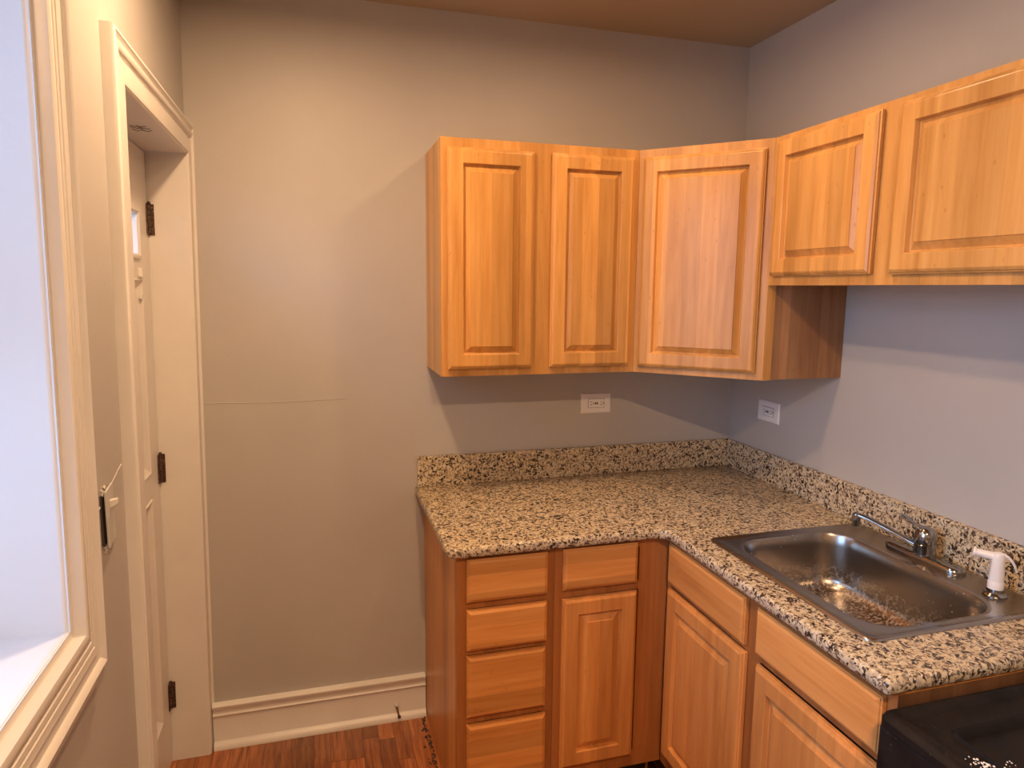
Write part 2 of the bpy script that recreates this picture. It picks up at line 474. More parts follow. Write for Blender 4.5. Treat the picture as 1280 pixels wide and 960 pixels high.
# surface bolt peg under the glass
bm = bmesh.new(); box(bm, X0, X0 + .012, -.20, -.165, 1.665, 1.69); box(bm, X0, X0 + .006, -.19, -.175, 1.60, 1.612)
link('bolt_stub', bm, M['trim'], door, lean=True, bevel=.001)
bm = bmesh.new(); mt = Matrix.Rotation(PI / 2, 4, 'Y')
lathe(bm, [(.0, 0), (.022, 0), (.024, .004), (.012, .010), (.010, .03), (.022, .036), (.027, .048), (.022, .058), (.0, .062)], (X0, dy0 + .06, .95), 20, mt)
link('door_knob', bm, M['brass'], door, True, lean=True)
for z in (.20, 1.0, 1.795):
    hg = bmesh.new(); w = DY1 - .008
    box(hg, X0 + .0005, X0 + .004, w - .022, w - .006, z, z + .095)
    box(hg, X0 + .004, X0 + .019, w - .001, w + .0015, z, z + .095)
    o = link('hinge', hg, M['rust'], door, lean=True, bevel=.0008)
    hb = bmesh.new()
    for k in range(5): lathe(hb, [(.0050, 0), (.0056, .002), (.0056, .016), (.0050, .0175)], (X0 + .006, w - .0055, z + .0035 + k * .0178), 12)
    lathe(hb, [(.003, 0), (.006, .003), (.004, .008), (0.001, .010)], (X0 + .006, w - .0055, z + .093), 12)
    k = link('hinge_barrel', hb, M['rust'], o, True, lean=True)
# scribbled marks on the soffit of the doorway
bm = bmesh.new(); zz = DZ - .0075
def scr(pts): tube(bm, [(-.045 + p[1], -.385 + p[0], zz) for p in pts], .0008, 6)
scr([(-.03, -.018), (-.018, .004), (-.03, .02)]); scr([(-.012, -.02), (.004, -.006), (-.008, .004), (.006, .02), (-.01, .024)])
scr([(.016, -.022), (.034, -.012), (.018, .0), (.036, .012), (.018, .024)]); scr([(-.035, .0), (.03, .004)])
link('pencil_scribble', bm, M['pencil'], door, lean=True)
# dark gap under / beside the door
bm = bmesh.new(); box(bm, -.40, -.15, DY0 + .008, DY1 - .008, 0, .006)
link('threshold', bm, M['woodh_b'], door, lean=True)

# ---- window niche
win = tag(empty('window_1'), kind='structure')
bm = bmesh.new()
def niche(u, x): return [(x, WY0 + u, WZ0 + u), (x, WY1 - u, WZ0 + u), (x, WY1 - u, WZ1 - u), (x, WY0 + u, WZ1 - u)]
rings(bm, [niche(.0, .0), niche(.003, .0), niche(.003, -.33), niche(0, -.33)], True)
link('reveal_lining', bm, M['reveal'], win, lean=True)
XS = -.335
def barframe(nm, y0, y1, z0, z1, w, d, x):
    b_ = bmesh.new()
    rs = []
    for u, h in ((0, -d), (0, 0), (w * .7, 0), (w, -.008), (w, -d)):
        rs.append([(x + h, y0 + u, z0 + u), (x + h, y1 - u, z0 + u), (x + h, y1 - u, z1 - u), (x + h, y0 + u, z1 - u)])
    V = rings(b_, rs, True)
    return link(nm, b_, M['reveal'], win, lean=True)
zm = (WZ0 + WZ1) / 2
fr = barframe('window_frame', WY0, WY1, WZ0, WZ1, .03, .07, XS + .012)
lo = barframe('lower_sash', WY0 + .03, WY1 - .03, WZ0 + .03, zm + .02, .045, .03, XS)
up = barframe('upper_sash', WY0 + .03, WY1 - .03, zm - .02, WZ1 - .03, .045, .03, XS - .032)
for s, (z0, z1), x in ((lo, (WZ0 + .07, zm - .02), XS - .015), (up, (zm + .02, WZ1 - .07), XS - .047)):
    b_ = bmesh.new(); box(b_, x - .002, x + .002, WY0 + .07, WY1 - .07, z0, z1)
    link('pane', b_, M['glass'], s, lean=True)

# ---- baseboard on the back wall
BP = [(0, -.001), (0, .030), (.010, .030), (.020, .022), (.026, .016), (.030, .014), (.118, .014), (.122, .018), (.128, .020), (.133, .016), (.136, .016),
      (.150, .018), (.156, .022), (.163, .022), (.168, .013), (.170, -.001)]
def baseboard(name, path, mat=M['trim']):
    b_ = bmesh.new(); rs = []
    for (x, y) in path: rs.append([(x, y - h, z) for z, h in BP])
    rings(b_, rs, True, True, True)
    return tag(link(name, b_, mat, smooth=True), kind='structure')
baseboard('baseboard_back', [(-2.052, 0), (-1.2935, 0)])

def bb_left(name, y0, y1):
    b_ = bmesh.new(); rings(b_, [[(h, y, z) for z, h in BP] for y in (y0, y1)], True, True, True)
    return tag(link(name, b_, M['trim'], smooth=True, lean=True), kind='structure')
bb_left('baseboard_left', YB, DY0 - .107)

# ---- painted-over switch plate on the left wall
sw = tag(empty('light_switch', (XW0 + XWK * 1.205, -1.022, 1.205)), 'painted-over beige switch plate with chipped dark edge between window and door', 'light switch')
bm = bmesh.new(); box(bm, -.004, .0035, -.036, .002, -.050, .046)
link('box_gap', bm, M['slot'], sw)
bm = bmesh.new()
V = box(bm, .0008, .0055, -.033, .036, -.056, .054)
for v in V:
    v.co.x += (-v.co.y + .036) * .10
link('plate', bm, M['switch'], sw, bevel=.0018)
bm = bmesh.new(); V = box(bm, .004, .022, -.006, .006, .010, .028)
for v in V:
    if v.co.x > .02: v.co.z += .008; v.co.z = .026 + (v.co.z - .026) * .6
link('toggle', bm, M['trim'], sw, bevel=.0015)
bm = bmesh.new()
r2 = random.Random(3)
for zc in (.052, -.058):
    for k in range(14):
        a = r2.uniform(-.030, -.006); c = zc + r2.uniform(-.007, .007); s = r2.uniform(.0012, .003)
        vs = [bm.verts.new((r2.uniform(.001, .006), a + s * math.cos(t + k), c + s * math.sin(t + k))) for t in (0, 1.6, 3.3, 4.8)]
        bm.faces.new(vs); w_ = bm.verts.new((.0, a, c))
        for q in range(4): bm.faces.new([vs[q], vs[(q + 1) % 4], w_])
tag(link('paint_flakes', bm, M['trim'], sw), kind='stuff')

# ------------------------------------------------------------------ cabinets
def raised_door(w, h, t=.019, ins=.047, bev=.016):
    """raised panel door, local: x 0..w, z 0..h, back at y=0, front at y=-t"""
    bm = bmesh.new()
    def ring(u, y, uz=None):
        uz = u if uz is None else uz
        return [(u, y, uz), (w - u, y, uz), (w - u, y, h - uz), (u, y, h - uz)]
    rs = [ring(.001, 0), ring(0, -.002), ring(0, -t + .009), ring(.0035, -t + .0075), ring(.0045, -t + .004), ring(.010, -t + .0005), ring(.012, -t),
          ring(ins, -t), ring(ins + .0015, -t + .0012), ring(ins + .0045, -t + .0128), ring(ins + .0075, -t + .0138), ring(ins + .009 + bev, -t + .0034), ring(ins + .010 + bev, -t + .0012)]
    V = rings(bm, rs, True, True, True)
    return bm
def slab_front(w, h, t=.019):
    bm = bmesh.new()
    def ring(u, y): return [(u, y, u), (w - u, y, u), (w - u, y, h - u), (u, y, h - u)]
    rings(bm, [ring(.001, 0), ring(0, -.002), ring(0, -t + .008), ring(.003, -t + .0068), ring(.004, -t + .004), ring(.0095, -t + .0006), ring(.012, -t)], True, True, True)
    return bm
def front(kind, parent, x0, x1, z0, z1, yf, mat, name, tilt=0, **kw):
    b_ = raised_door(x1 - x0, z1 - z0, **kw) if kind == 'door' else slab_front(x1 - x0, z1 - z0)
    o = link(name, b_, mat, parent, loc=(x0, yf, z0))
    if tilt: o.rotation_euler.z = tilt
    return o

def face_frame(w, z0, z1, yb, yf, stiles, rails):
    """stiles: (x0,x1); rails: (x0,x1,z0,z1)"""
    b_ = bmesh.new()
    for a, c in stiles: box(b_, a, c, yf, yb, z0, z1)
    for a, c, e, f in rails: box(b_, a, c, yf + .0003, yb - .0003, e, f)
    return b_

UZ0, UZ1, UD = 1.358, 2.100, .301
def wall_cabinet(name, label, x_or, y_or, rotz, w, z0, z1, doors, group=None, stl=(.03, .03), mid=None, veneer_sides=False):
    t = tag(empty(name, (x_or, y_or, z0), rotz), label, 'cabinet', group)
    h = z1 - z0
    b_ = bmesh.new()
    yb = -.001
    box(b_, .0005, .0125, -UD + .019, yb, 0, h); box(b_, w - .0125, w - .0005, -UD + .019, yb, 0, h)
    box(b_, .0125, w - .0125, -UD + .019, yb, .012, .024); box(b_, .0125, w - .0125, -UD + .019, yb, h - .014, h - .002)
    box(b_, .0125, w - .0125, -.006, yb, .024, h - .014)
    link('carcass', b_, M['wood'], t)
    st = [(0.0, stl[0]), (w - stl[1], w)]
    if mid: st.append(mid)
    st.sort(); rl = []
    for (a0, a1), (c0, c1) in zip(st, st[1:]):
        rl += [(a1, c0, 0, .045), (a1, c0, h - .045, h)]
    link('face_frame', face_frame(w, 0, h, -UD + .019, -UD, st, rl), M['wood'], t)
    for (a, c, e, f) in doors:
        front('door', t, a, c, e - z0, f - z0, -UD - .0008, M['wood'], 'door')
    return t

# two-door wall cabinet on the back wall
wall_cabinet('wall_cabinet', 'tall honey maple wall cabinet with two narrow doors beside the corner cabinet', -1.276, 0, 0, .671, UZ0, UZ1,
             [(.020, .301, 1.382, 2.070), (.361, .650, 1.382, 2.072)], 'maple wall cabinets', (.036, .03), (.285, .376))
# over-sink cabinet on the right wall, shorter
wall_cabinet('wall_cabinet', 'short honey maple wall cabinet over the sink with two wide raised panel doors', 0, -.6045, -PI / 2, .925, 1.658, UZ1,
             [(.021, .416, 1.686, 2.083), (.475, .900, 1.684, 2.083)], 'maple wall cabinets', (.036, .036), (.392, .500))

# diagonal corner wall cabinet
DG = .604
cc = tag(empty('corner_wall_cabinet', (0, 0, UZ0)), 'tall honey maple corner wall cabinet with a single diagonal raised panel door', 'cabinet', 'maple wall cabinets')
hh = UZ1 - UZ0
a_ = Vector((-DG, -UD)); b2 = Vector((-UD, -DG)); dirv = (b2 - a_).normalized(); nrm = Vector((-dirv.y, dirv.x))  # inward (+,+)
if nrm.x < 0: nrm = -nrm
LW = (b2 - a_).length
bm = bmesh.new()
out = [(-.001, -.001), (-DG + .0007, -.001), (-DG + .0007, -UD + .004), (-UD + .004, -DG + .0007), (-.001, -DG + .0007)]
rings(bm, [[(x, y, z) for x, y in out] for z in (.006, hh - .006)], True, True, True)
link('carcass', bm, M['wood'], cc)
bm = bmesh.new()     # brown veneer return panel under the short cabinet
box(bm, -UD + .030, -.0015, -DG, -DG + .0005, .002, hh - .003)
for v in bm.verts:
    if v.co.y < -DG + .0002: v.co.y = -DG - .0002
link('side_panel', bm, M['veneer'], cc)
ff = empty('front_assembly', (a_.x, a_.y, 0), -PI / 4)
# face frame, built directly as an object with its own rotation so that the grain runs upright
b_ = face_frame(LW, 0, hh, .019, 0, [(0, .030), (LW - .040, LW)], [(.030, LW - .040, 0, .045), (.030, LW - .040, hh - .045, hh)])
bpy.data.objects.remove(ff)
fo = link('face_frame', b_, M['wood'], cc, loc=(a_.x, a_.y, 0), rotz=-PI / 4)
bm = bmesh.new(); box(bm, -UD - .0001, -UD + .030, -DG - .0006, -DG + .004, 0, hh)
link('frame_return', bm, M['wood'], cc)
dd = link('door', raised_door(.386, .692), M['wood'], cc, loc=(a_.x + dirv.x * .019 - nrm.x * .0008, a_.y + dirv.y * .019 - nrm.y * .0008, 1.380 - UZ0), rotz=-PI / 4)

# ---- base cabinets.  top of box z=.879, face at .61
BD = .610; BT = .879; BK = .105
def base_cabinet(name, label, x_or, y_or, rotz, w, stl, mids, drawers, doors, right_panel=False, left_end=False, extra_rails=()):
    t = tag(empty(name, (x_or, y_or, 0), rotz), label, 'cabinet', 'maple base cabinets')
    b_ = bmesh.new(); yb = -.001
    for sx, end in ((.0005, left_end), (w - .0165, right_panel)):
        if end: box(b_, sx, sx + .016, -BD + .019, yb, 0, BT)
        else: box(b_, sx, sx + .016, -BD + .019, yb, BK, BT); box(b_, sx, sx + .016, -.534, yb, 0, BK)
    box(b_, .0165, w - .0165, -BD + .019, yb, BK, BK + .015)
    box(b_, .0165, w - .0165, -.007, yb, BK + .015, BT)
    link('carcass', b_, M['wood_b'], t)
    st = [(0, stl[0]), (w - stl[1], w)] + list(mids); st.sort(); rl = []
    for (a0, a1), (c0, c1) in zip(st, st[1:]):
        rl += [(a1, c0, BK, BK + .055), (a1, c0, BT - .03, BT)]
        for rz0, rz1 in extra_rails: rl.append((a1, c0, rz0, rz1))
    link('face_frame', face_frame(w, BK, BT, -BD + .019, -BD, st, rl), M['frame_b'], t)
    b_ = bmesh.new()
    for (a0, a1), (c0, c1) in zip(st, st[1:]): box(b_, a1 - .005, c0 + .005, -BD + .0195, -BD + .024, BK + .02, BT - .01)
    link('inner_board', b_, M['slot'], t)
    for (a, c, e, f) in drawers: front('slab', t, a, c, e, f, -BD - .0008, M['woodh_b'], 'drawer_front')
    for (a, c, e, f) in doors: front('door', t, a, c, e, f, -BD - .0008, M['wood_b'], 'door', ins=.050, bev=.021)
    b_ = bmesh.new(); box(b_, .0165, w - .0165, -.545, -.535, .001, BK)
    link('toe_board', b_, M['toe'], t)
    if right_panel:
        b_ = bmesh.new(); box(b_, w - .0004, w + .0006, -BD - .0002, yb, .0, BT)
        link('side_panel', b_, M['veneer_shaded'], t)
    return t
BX = -1.291
base_cabinet('drawer_cabinet', 'maple base cabinet with four stacked drawers at the open counter end', BX, 0, 0, .299, (.034, .030), [],
             [(.028, .274, .738, .868), (.028, .274, .588, .714), (.028, .272, .377, .569), (.028, .274, .135, .351)], [], left_end=True, extra_rails=((.714, .738), (.569, .588), (.351, .377)))
base_cabinet('base_cabinet', 'narrow maple base cabinet with one drawer over one door beside the four drawers', BX + .3, 0, 0, .380, (.026, .100), [],
             [(.023, .268, .740, .870)], [(.023, .270, .152, .712)], extra_rails=((.712, .740),))
base_cabinet('sink_base_cabinet', 'wide maple sink base cabinet with two drawer fronts over two doors, under the steel sink', 0, -.6115, -PI / 2, .880, (.026, .026), [(.412, .472)],
             [(.024, .418, .735, .864), (.466, .857, .740, .862)], [(.027, .424, .155, .717), (.472, .868, .155, .714)], right_panel=True, extra_rails=((.717, .738),))

# ---- countertop with bullnose front, rounded corners and the sink cut-out
CT, CH = .914, .034
XL, YE, CD = -1.325, -1.497, .643
def arc(cx, cy, r, a0, a1, n=8):
    return [(cx + r * math.cos(math.radians(a0 + (a1 - a0) * i / n)), cy + r * math.sin(math.radians(a0 + (a1 - a0) * i / n))) for i in range(n + 1)]
outl = [(-.001, -.001), (XL, -.001)]
outl += arc(XL + .028, -CD + .028, .028, 180, 270)
outl += arc(-CD - .04, -CD - .04, .04, 90, 0)
outl += arc(-CD + .012, YE + .012, .012, 180, 270, 4)
outl += [(-.001, YE)]
def inset(P, d):
    n = len(P); Q = []
    for i in range(n):
        p0, p1, p2 = Vector(P[i - 1]), Vector(P[i]), Vector(P[(i + 1) % n])
        e1 = (p1 - p0).normalized(); e2 = (p2 - p1).normalized()
        n1 = Vector((-e1.y, e1.x)); n2 = Vector((-e2.y, e2.x)); m = (n1 + n2).normalized(); k = max(.4, m.dot(n1))
        Q.append(tuple(p1 + m * d / k))
    return Q
hole = [(x, y) for x, y, z in rrect(-.545, -.055, -1.345, -.780, .03, 0)]
bm = bmesh.new()
prof = [(.011, 0), (.005, .0015), (.0015, .005), (0, .011), (0, .019), (.0015, .026), (.005, .031), (.011, .0335), (.016, .034)]
RR = []
for d, dz in prof:
    P = [(x, min(y, -.001)) for x, y in inset(outl, d)]
    P = [(min(x, -.001), y) for x, y in P]
    RR.append([(x, y, CT - dz) for x, y in P])
V = rings(bm, RR, True)
Hh = rings(bm, [[(x, y, CT) for x, y in hole], [(x, y, CT - CH) for x, y in hole]], True)
def fill(a, b_):
    es = []
    for r in (a, b_):
        for i in range(len(r)):
            e = bm.edges.get((r[i], r[(i + 1) % len(r)])); es.append(e)
    bmesh.ops.triangle_fill(bm, use_beauty=True, edges=es)
fill(V[0], Hh[0]); fill(V[-1], Hh[1])
ctop = empty('countertop', (-.64, -.3, CT - CH)); tag(ctop, 'L-shaped speckled granite countertop with rounded front edge', 'countertop')
o = link('worktop', bm, M['granite'], ctop, True); o.location = (.64, .3, -(CT - CH))
def splash(x0, x1, y0, y1):
    b_ = bmesh.new(); box(b_, x0, x1, y0, y1, CT + .0003, 1.026)
    o = link('backsplash', b_, M['granite'], ctop, bevel=.0015); o.location = (.64, .3, -(CT - CH))
splash(-1.316, -.0005, -.020, -.0008); splash(-.020, -.0008, YE, -.0205)

# ---- sink
sk = tag(empty('kitchen_sink', (-.30, -1.06, .914)), 'stained stainless steel drop-in sink with a single wide bowl, set in the granite', 'sink')
ox, oy = -.30, -1.06
OX0, OX1, OY0, OY1 = -.567, -.034, -1.372, -.757
IX0, IX1, IY0, IY1 = -.512, -.148, -1.330, -.800
def rr(x0, x1, y0, y1, r, z): return [(x - ox, y - oy, z) for x, y, z in rrect(x0, x1, y0, y1, r, z, 8)]
bm = bmesh.new()
rim = [rr(OX0, OX1, OY0, OY1, .022, .0006), rr(OX0 + .001, OX1 - .001, OY0 + .001, OY1 - .001, .021, .0035), rr(OX0 + .005, OX1 - .005, OY0 + .005, OY1 - .005, .019, .0062),
       rr(OX0 + .010, OX1 - .010, OY0 + .010, OY1 - .010, .017, .0060), rr(OX0 + .014, OX1 - .014, OY0 + .014, OY1 - .014, .016, .0035),
       rr(IX0 - .012, IX1 + .012, IY0 - .012, IY1 + .012, .095, .0032)]
rings(bm, rim, True); link('rim', bm, M['steel'], sk, True)
bm = bmesh.new(); D = .165
bw = [rr(IX0 - .012, IX1 + .012, IY0 - .012, IY1 + .012, .095, .0032), rr(IX0 - .004, IX1 + .004, IY0 - .004, IY1 + .004, .090, .0015), rr(IX0, IX1, IY0, IY1, .086, -.006)]
for k in range(1, 5):
    t = k / 4; e = .010 * t
    bw.append(rr(IX0 + e, IX1 - e, IY0 + e, IY1 - e, .086, -.006 - (D - .05) * t))
for k in range(1, 8):
    a = PI / 2 * k / 7; e = .010 + .044 * (1 - math.cos(a)); z = -.006 - (D - .05) - .044 * math.sin(a)
    bw.append(rr(IX0 + e, IX1 - e, IY0 + e, IY1 - e, .086 - .03 * (1 - math.cos(a)), z))
mx, my = (IX0 + IX1) / 2, (IY0 + IY1) / 2
zb = bw[-1][0][2]
last = bw[-1]
for f_, dz in ((.6, .002), (.3, .004)):
    bw.append([((x - (mx - ox)) * f_ + mx - ox, (y - (my - oy)) * f_ + my - oy, zb - dz) for x, y, z in last])
n_ = len(last)
bw.append([(mx - ox + .042 * math.cos(math.atan2(y - (my - oy), x - (mx - ox))), my - oy + .042 * math.sin(math.atan2(y - (my - oy), x - (mx - ox))), zb - .005) for x, y, z in last])
rings(bm, bw, True)
bo = link('bowl', bm, M['steelscum'], sk, True)
bo.location = (0, 0, zb - .0); 
for v in bo.data.vertices: v.co.z -= zb
bm = bmesh.new()
lathe(bm, [(.046, -.003), (.044, -.0005), (.036, -.004), (.034, -.016), (.012, -.018), (.010, -.008), (.001, -.007)], (mx - ox, my - oy, zb), 28)
link('drain_strainer', bm, M['chrome'], sk, True)

# ---- faucet
FX, FY, FZ = -.076, -1.045, .9175
fc = tag(empty('kitchen_faucet', (FX, FY, FZ)), 'chrome single-lever faucet with a long base plate behind the sink bowl', 'faucet')
bm = bmesh.new()
def st_(x0, x1, y0, y1, r, z): return rrect(x0, x1, y0, y1, r, z, 8)
L_ = .118
rings(bm, [st_(-.027, .027, -L_, L_, .0265, 0), st_(-.028, .028, -L_ - .001, L_ + .001, .0275, .004), st_(-.027, .027, -L_, L_, .0265, .010), st_(-.023, .023, -L_ + .004, L_ - .004, .0225, .015),
           st_(-.016, .016, -L_ + .012, L_ - .012, .0155, .018)], True, True, True)
link('base_plate', bm, M['chrome'], fc, True)
bm = bmesh.new()
lathe(bm, [(.0285, .014), (.0275, .020), (.0272, .044), (.0262, .045), (.0262, .047), (.0276, .048), (.0275, .066), (.025, .077), (.019, .086), (.010, .091), (.001, .092)], (0, 0, 0), 28)
link('body', bm, M['chrome'], fc, True)
bm = bmesh.new()
tip = Vector((-.093, .150, .0)); dn = tip.normalized()
P = bez((0, 0, .030), tip * .35 + Vector((0, 0, .045)), tip * .75 + Vector((0, 0, .080)), tip * .97 + Vector((0, 0, .083)), 14)
tube(bm, P, [.0115] * 3 + [.0100] * 5 + [.0090] * 7, 14, .85)
link('spout', bm, M['chrome'], fc, True)
bm = bmesh.new()
lathe(bm, [(.0095, -.001), (.0112, 0), (.0118, .012), (.0118, .028), (.010, .036), (.005, .039), (.0005, .0395)], tuple(tip + Vector((0, 0, .052))), 18)
link('spout_tip', bm, M['chrome'], fc, True)
bm = bmesh.new()
lv = Vector((-.052, .036, .118))
tube(bm, bez((0, 0, .072), (-.012, .008, .090), (-.030, .020, .100), lv, 10), [.018, .018, .017, .015, .0125, .011, .011, .012, .0135, .014, .010], 14, .5)
link('lever', bm, M['chrome'], fc, True)

# ---- side sprayer
sp = tag(empty('side_sprayer', (-.098, -1.267, .9175)), 'white plastic side sprayer standing in its chrome holder at the sink corner', 'sprayer')
bm = bmesh.new(); lathe(bm, [(.026, 0), (.0265, .003), (.024, .007), (.0185, .010), (.0175, .017), (.001, .0175)], (0, 0, 0), 24)
link('holder', bm, M['chrome'], sp, True)
bm = bmesh.new(); lathe(bm, [(.0165, .017), (.0170, .022), (.0170, .034), (.0160, .036), (.0162, .038), (.0142, .085), (.0150, .098), (.013, .104), (.006, .107), (.0005, .1075)], (0, 0, 0), 24)
link('spray_body', bm, M['white'], sp, True)
bm = bmesh.new()
hd = Vector((-.030, .036, .098))
tube(bm, [(0, 0, .093), (-.012, .0145, .096), tuple(hd)], [.010, .010, .0095], 16)
tube(bm, [tuple(hd), tuple(hd + Vector((-.003, .0036, .0005)))], [.0125, .0122], 18)
link('nozzle', bm, M['white'], sp, True)
bm = bmesh.new()
tube(bm, bez((-.002, .002, .104), (.010, -.012, .106), (.020, -.024, .092), (.024, -.029, .066), 8), [.005, .0065, .0065, .006, .0055, .005, .0045, .004, .0035], 10, .6)
link('trigger', bm, M['white'], sp, True)

# ---- outlets
def outlet(x, y, z, rotz, label):
    t = tag(empty('wall_outlet', (x, y, z), rotz), label, 'outlet', 'wall outlets over the backsplash')
    W_, H_ = .126, .080
    b_ = bmesh.new()
    def ring(u, yy): return [(-W_ / 2 + u, yy, -H_ / 2 + u), (W_ / 2 - u, yy, -H_ / 2 + u), (W_ / 2 - u, yy, H_ / 2 - u), (-W_ / 2 + u, yy, H_ / 2 - u)]
    rings(b_, [ring(0, -.0004), ring(0, -.003), ring(.003, -.0058), ring(.006, -.0065)], True, True, True)
    link('plate', b_, M['white'], t)
    b_ = bmesh.new()
    box(b_, -.0345, .0345, -.0068, -.006, -.0178, .0178)
    g = link('gap', b_, M['slot'], t)
    b_ = bmesh.new(); box(b_, -.0333, .0333, -.0082, -.0066, -.0166, .0166)
    r = link('receptacle', b_, M['white'], t, bevel=.0008)
    b_ = bmesh.new()
    for s in (-1, 1):
        cx = s * .021
        for zz_, hh_ in ((.0055, .004), (-.0055, .0045)): box(b_, cx - hh_, cx + hh_, -.0086, -.0080, zz_ - .0010, zz_ + .0010)
        lathe(b_, [(.0026, 0), (.0026, .0006)], (cx + .0095 , -.0086, 0), 10, Matrix.Rotation(PI / 2, 4, 'X').inverted())
    box(b_, -.0060, -.0010, -.0086, -.0080, -.0045, .0045); box(b_, .0010, .0060, -.0086, -.0080, -.0045, .0045)
    link('slots', b_, M['slot'], t)
    return t
outlet(-.611, 0, 1.198, 0, 'white outlet plate under the tall cabinet with two narrow doors')
outlet(0, -.252, 1.183, -PI / 2, 'white outlet plate in the shade under the corner cabinet side, nearest the sink')

# ---- baseboard door stop and torn caulk by the cabinet
ds = tag(empty('door_stop', (-1.398, -.032, .018)), 'small worn metal door stop stub at the foot of the baseboard near the drawers', 'door stop')
bm = bmesh.new(); lathe(bm, [(.0005, -.006), (.005, -.004), (.007, 0), (.005, .005), (.0005, .007)], (0, 0, .002), 12)
link('tip', bm, M['slot'], ds, True)
bm = bmesh.new(); tube(bm, [(0, .0, .004), (-.004, .006, .022), (-.008, .012, .040)], [.0028, .0035, .005], 10)
link('shank', bm, M['brass'], ds, True)
bm = bmesh.new()
for a in (-1, 1): tube(bm, [(-.007, .010, .038), (-.008 + a * .009, .013, .052 + a * .003)], [.0035, .0022], 8)
link('prong', bm, M['trim'], ds, True)

bm = bmesh.new(); r3 = random.Random(11)
for k in range(150):
    y = -r3.uniform(.03, .60); x = BX - .003 - abs(r3.gauss(0, .012)) - .004; s = r3.uniform(.002, .006)
    c = [bm.verts.new((x + s * r3.uniform(.6, 1.2) * math.cos(t), y + s * r3.uniform(.6, 2.2) * math.sin(t), .0004)) for t in (0, 1.2, 2.5, 3.7, 5.0)]
    tpt = bm.verts.new((x, y, .0015 + r3.uniform(0, .004)))
    for q in range(5): bm.faces.new([c[q], c[(q + 1) % 5], tpt])
    bm.faces.new(c)
tag(link('floor_grime', bm, M['grime']), 'dark crumbly grime on the oak floor along the foot of the drawer cabinet', 'grime', kind='stuff')

# ---- range
RX, RY = -.02, -1.506
RW = .757; RT = .868
rg = tag(empty('gas_range', (RX, RY, 0), -PI / 2), 'grimy black gas range beside the sink counter, its grates taken off', 'range')
# local: x to the right (world -y), -y toward the room (world -x)
RDp = .640
bm = bmesh.new(); box(bm, .002, RW - .002, -RDp + .02, -.01, .03, RT - .060)
for x in (.03, RW - .06):
    for y in (-.58, -.08): box(bm, x, x + .03, y, y + .03, 0, .03)
link('body', bm, M['enamel'], rg)
# cooktop: one sheet with rolled front and side rims and two sunk wells
bm = bmesh.new()
def rl(x0, x1, y0, y1, r, z): return rrect(x0, x1, y0, y1, r, z, 5)
ck = [rl(0, RW, -RDp - .012, -.008, .018, RT - .022), rl(0, RW, -RDp - .012, -.008, .018, RT - .008), rl(.003, RW - .003, -RDp - .006, -.011, .017, RT - .001),
      rl(.010, RW - .010, -RDp + .006, -.018, .015, RT + .002), rl(.018, RW - .018, -RDp + .020, -.026, .013, RT - .001), rl(.026, RW - .026, -RDp + .034, -.034, .012, RT - .010)]
V = rings(bm, ck, True, True, False)
wells = [(.072, .352, -.570, -.060), (.405, .685, -.570, -.060)]
Wv = []
for x0, x1, y0, y1 in wells:
    Wv.append(rings(bm, [rl(x0, x1, y0, y1, .02, RT - .010), rl(x0 + .003, x1 - .003, y0 + .003, y1 - .003, .018, RT - .0035), rl(x0 + .008, x1 - .008, y0 + .008, y1 - .008, .016, RT - .008),
                         rl(x0 + .018, x1 - .018, y0 + .018, y1 - .018, .013, RT - .034)], True, False, True))
es = []
for r in [V[-1]] + [w_[0] for w_ in Wv]:
    for i in range(len(r)): es.append(bm.edges.get((r[i], r[(i + 1) % len(r)])))
bmesh.ops.triangle_fill(bm, use_beauty=True, edges=es)
link('cooktop', bm, M['enamel'], rg, True)
for x in (.212, .545):
    for y in (-.44, -.19):
        bm = bmesh.new()
        lathe(bm, [(.060, 0), (.058, .004), (.045, .006), (.040, .014), (.030, .016), (.001, .016)], (x, y, RT - .0338), 28)
        o = link('burner', bm, M['burner'], rg, True)
        bm = bmesh.new(); lathe(bm, [(.001, .016), (.036, .016), (.038, .019), (.034, .024), (.001, .025)], (x, y, RT - .0338), 28)
        link('burner_cap', bm, M['enamel'], o, True)
bm = bmesh.new(); box(bm, .004, RW - .004, -RDp - .010, -RDp + .019, .72, RT - .024)
cp = link('control_panel', bm, M['enamel'], rg, bevel=.004)
for k in range(4):
    bm = bmesh.new(); lathe(bm, [(.022, 0), (.021, .012), (.018, .024), (.001, .025)], (.12 + k * .17, -RDp - .0105, .785), 20, Matrix.Rotation(PI / 2, 4, 'X'))
    link('knob', bm, M['enamel'], cp, True)
bm = bmesh.new(); box(bm, .004, RW - .004, -RDp - .014, -RDp + .019, .20, .712)
od = link('oven_door', bm, M['enamel'], rg, bevel=.004)
bm = bmesh.new(); tube(bm, [(.08, -RDp - .012, .665), (.08, -RDp - .050, .665), (RW - .08, -RDp - .050, .665), (RW - .08, -RDp - .012, .665)], .010, 10)
link('handle', bm, M['enamel'], od, True)
bm = bmesh.new(); box(bm, .004, RW - .004, -RDp - .012, -RDp + .019, .035, .192)
link('drawer', bm, M['enamel'], rg, bevel=.004)
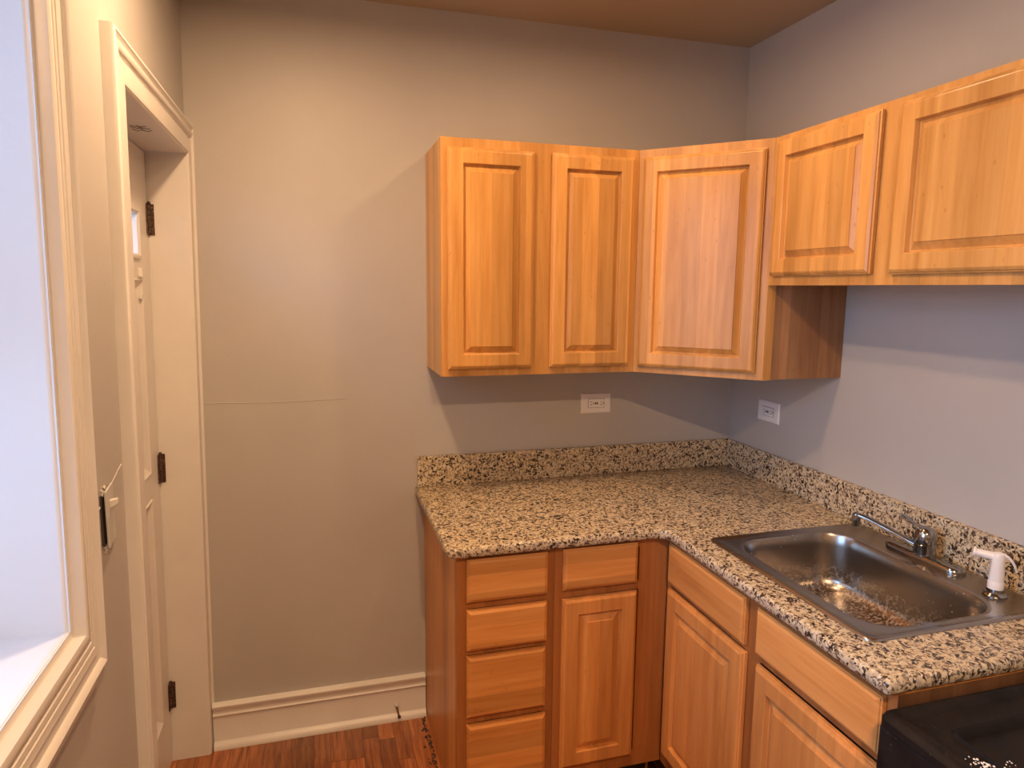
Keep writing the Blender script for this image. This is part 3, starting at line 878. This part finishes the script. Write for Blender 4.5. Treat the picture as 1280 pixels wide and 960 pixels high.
# white crumbs on the cooktop
bm = bmesh.new(); r4 = random.Random(5)
def crumb(x, y, z, s):
    m_ = Matrix.Translation((x, y, z)) @ Matrix.Rotation(r4.uniform(0, 6), 4, 'Z') @ Matrix.Diagonal((r4.uniform(.6, 1.8), 1, .5, 1))
    bmesh.ops.create_icosphere(bm, subdivisions=1, radius=s, matrix=m_)
for k in range(26):
    a = r4.gauss(0, 1); crumb(-.612 + r4.gauss(0, .007), -1.664 + r4.gauss(0, .010), RT - .0065, r4.uniform(.0008, .0026))
for k in range(18): crumb(-.585 + r4.uniform(-.012, .03), -1.678 + r4.uniform(-.02, .01), RT - .008, r4.uniform(.0008, .0022))
for k in range(34): crumb(r4.uniform(-.55, -.36), -1.506 - r4.uniform(.095, .20), RT - .0325, r4.uniform(.0006, .0018))
tag(link('food_crumbs', bm, M['crumb']), 'scattered white food crumbs on the black cooktop', 'crumbs', kind='stuff')

# ------------------------------------------------------------------ lights
def ceiling_lamp(x, y, label, power):
    z = H
    t = tag(empty('ceiling_light', (x, y, z)), label, 'ceiling light', 'round ceiling lamps')
    b_ = bmesh.new(); lathe(b_, [(.085, -.001), (.088, -.006), (.086, -.052), (.080, -.058), (.066, -.058), (.066, -.030), (.001, -.030)], (0, 0, 0), 32)
    link('housing', b_, M['white'], t, True)
    b_ = bmesh.new(); lathe(b_, [(.0655, -.052), (.0655, -.056), (.001, -.057)], (0, 0, 0), 32)
    link('lens', b_, M['lamp'], t, True)
    ld = bpy.data.lights.new('ceiling_lamp_glow', 'AREA'); ld.shape = 'DISK'; ld.size = .10; ld.energy = power; ld.color = WARM
    lo_ = bpy.data.objects.new('ceiling_lamp_glow', ld); COL.objects.link(lo_); lo_.parent = t; lo_.location = (0, 0, -.062)
ceiling_lamp(-.76, -.80, 'small round ceiling lamp nearer the corner cabinet', 5.0)
ceiling_lamp(-1.68, -.90, 'small round ceiling lamp nearer the doorway', 15)
ceiling_lamp(-1.4, -2.7, 'added unseen fill lamp on the ceiling just behind the camera', 37)  # added fill lamp, out of view, brightens the base fronts and low walls

w = bpy.data.worlds.new('overcast daylight'); SC.world = w; w.use_nodes = True
nt = w.node_tree; bg = nt.nodes['Background']
tc = nt.nodes.new('ShaderNodeTexCoord'); sp_ = nt.nodes.new('ShaderNodeSeparateXYZ'); nt.links.new(tc.outputs['Generated'], sp_.inputs[0])
cr = ramp(nt, sp_.outputs[2], [(.0, (.16, .20, .27)), (.45, (.28, .39, .58)), (.6, (.38, .66, 1.12)), (1, (.30, .56, 1.12))])
mr = nt.nodes.new('ShaderNodeMapRange'); mr.inputs['From Min'].default_value = -1; nt.links.new(sp_.outputs[2], mr.inputs[0])
nt.links.new(mr.outputs[0], nt.nodes['Color Ramp'].inputs[0])
nt.links.new(cr, bg.inputs[0]); bg.inputs[1].default_value = 10.5
# sky portal in the window opening
for nm, yy, zz, sy, sz, xx in (('window_portal', (WY0 + WY1) / 2, (WZ0 + WZ1) / 2, WY1 - WY0, WZ1 - WZ0, -2.47), ):
    ld = bpy.data.lights.new(nm, 'AREA'); ld.shape = 'RECTANGLE'; ld.size = sz; ld.size_y = sy; ld.cycles.is_portal = True
    o = bpy.data.objects.new(nm, ld); COL.objects.link(o); o.location = (xx, yy, zz); o.rotation_euler = (0, -PI / 2, 0)

# ------------------------------------------------------------------ camera
cy, cp_, cr_ = .2809, -.1403, .0093
fw = Vector((math.sin(cy) * math.cos(cp_), math.cos(cy) * math.cos(cp_), math.sin(cp_)))
rt = Vector((math.cos(cy), -math.sin(cy), 0)); upv = rt.cross(fw)
r_ = math.cos(cr_) * rt + math.sin(cr_) * upv; u_ = -math.sin(cr_) * rt + math.cos(cr_) * upv
cam = bpy.data.cameras.new('camera'); co = bpy.data.objects.new('camera', cam); COL.objects.link(co)
cam.sensor_width = 36; cam.sensor_fit = 'HORIZONTAL'; cam.lens = 848.84 / 1280 * 36; cam.clip_start = .02
mt = Matrix((r_, u_, -fw)).transposed().to_4x4(); mt.translation = Vector((-1.6575, -2.4396, 1.642))
co.matrix_world = mt
SC.camera = co

vs = SC.view_settings
vs.view_transform = 'Standard'; vs.look = 'None'; vs.exposure = .12; vs.gamma = 1; vs.use_curve_mapping = False
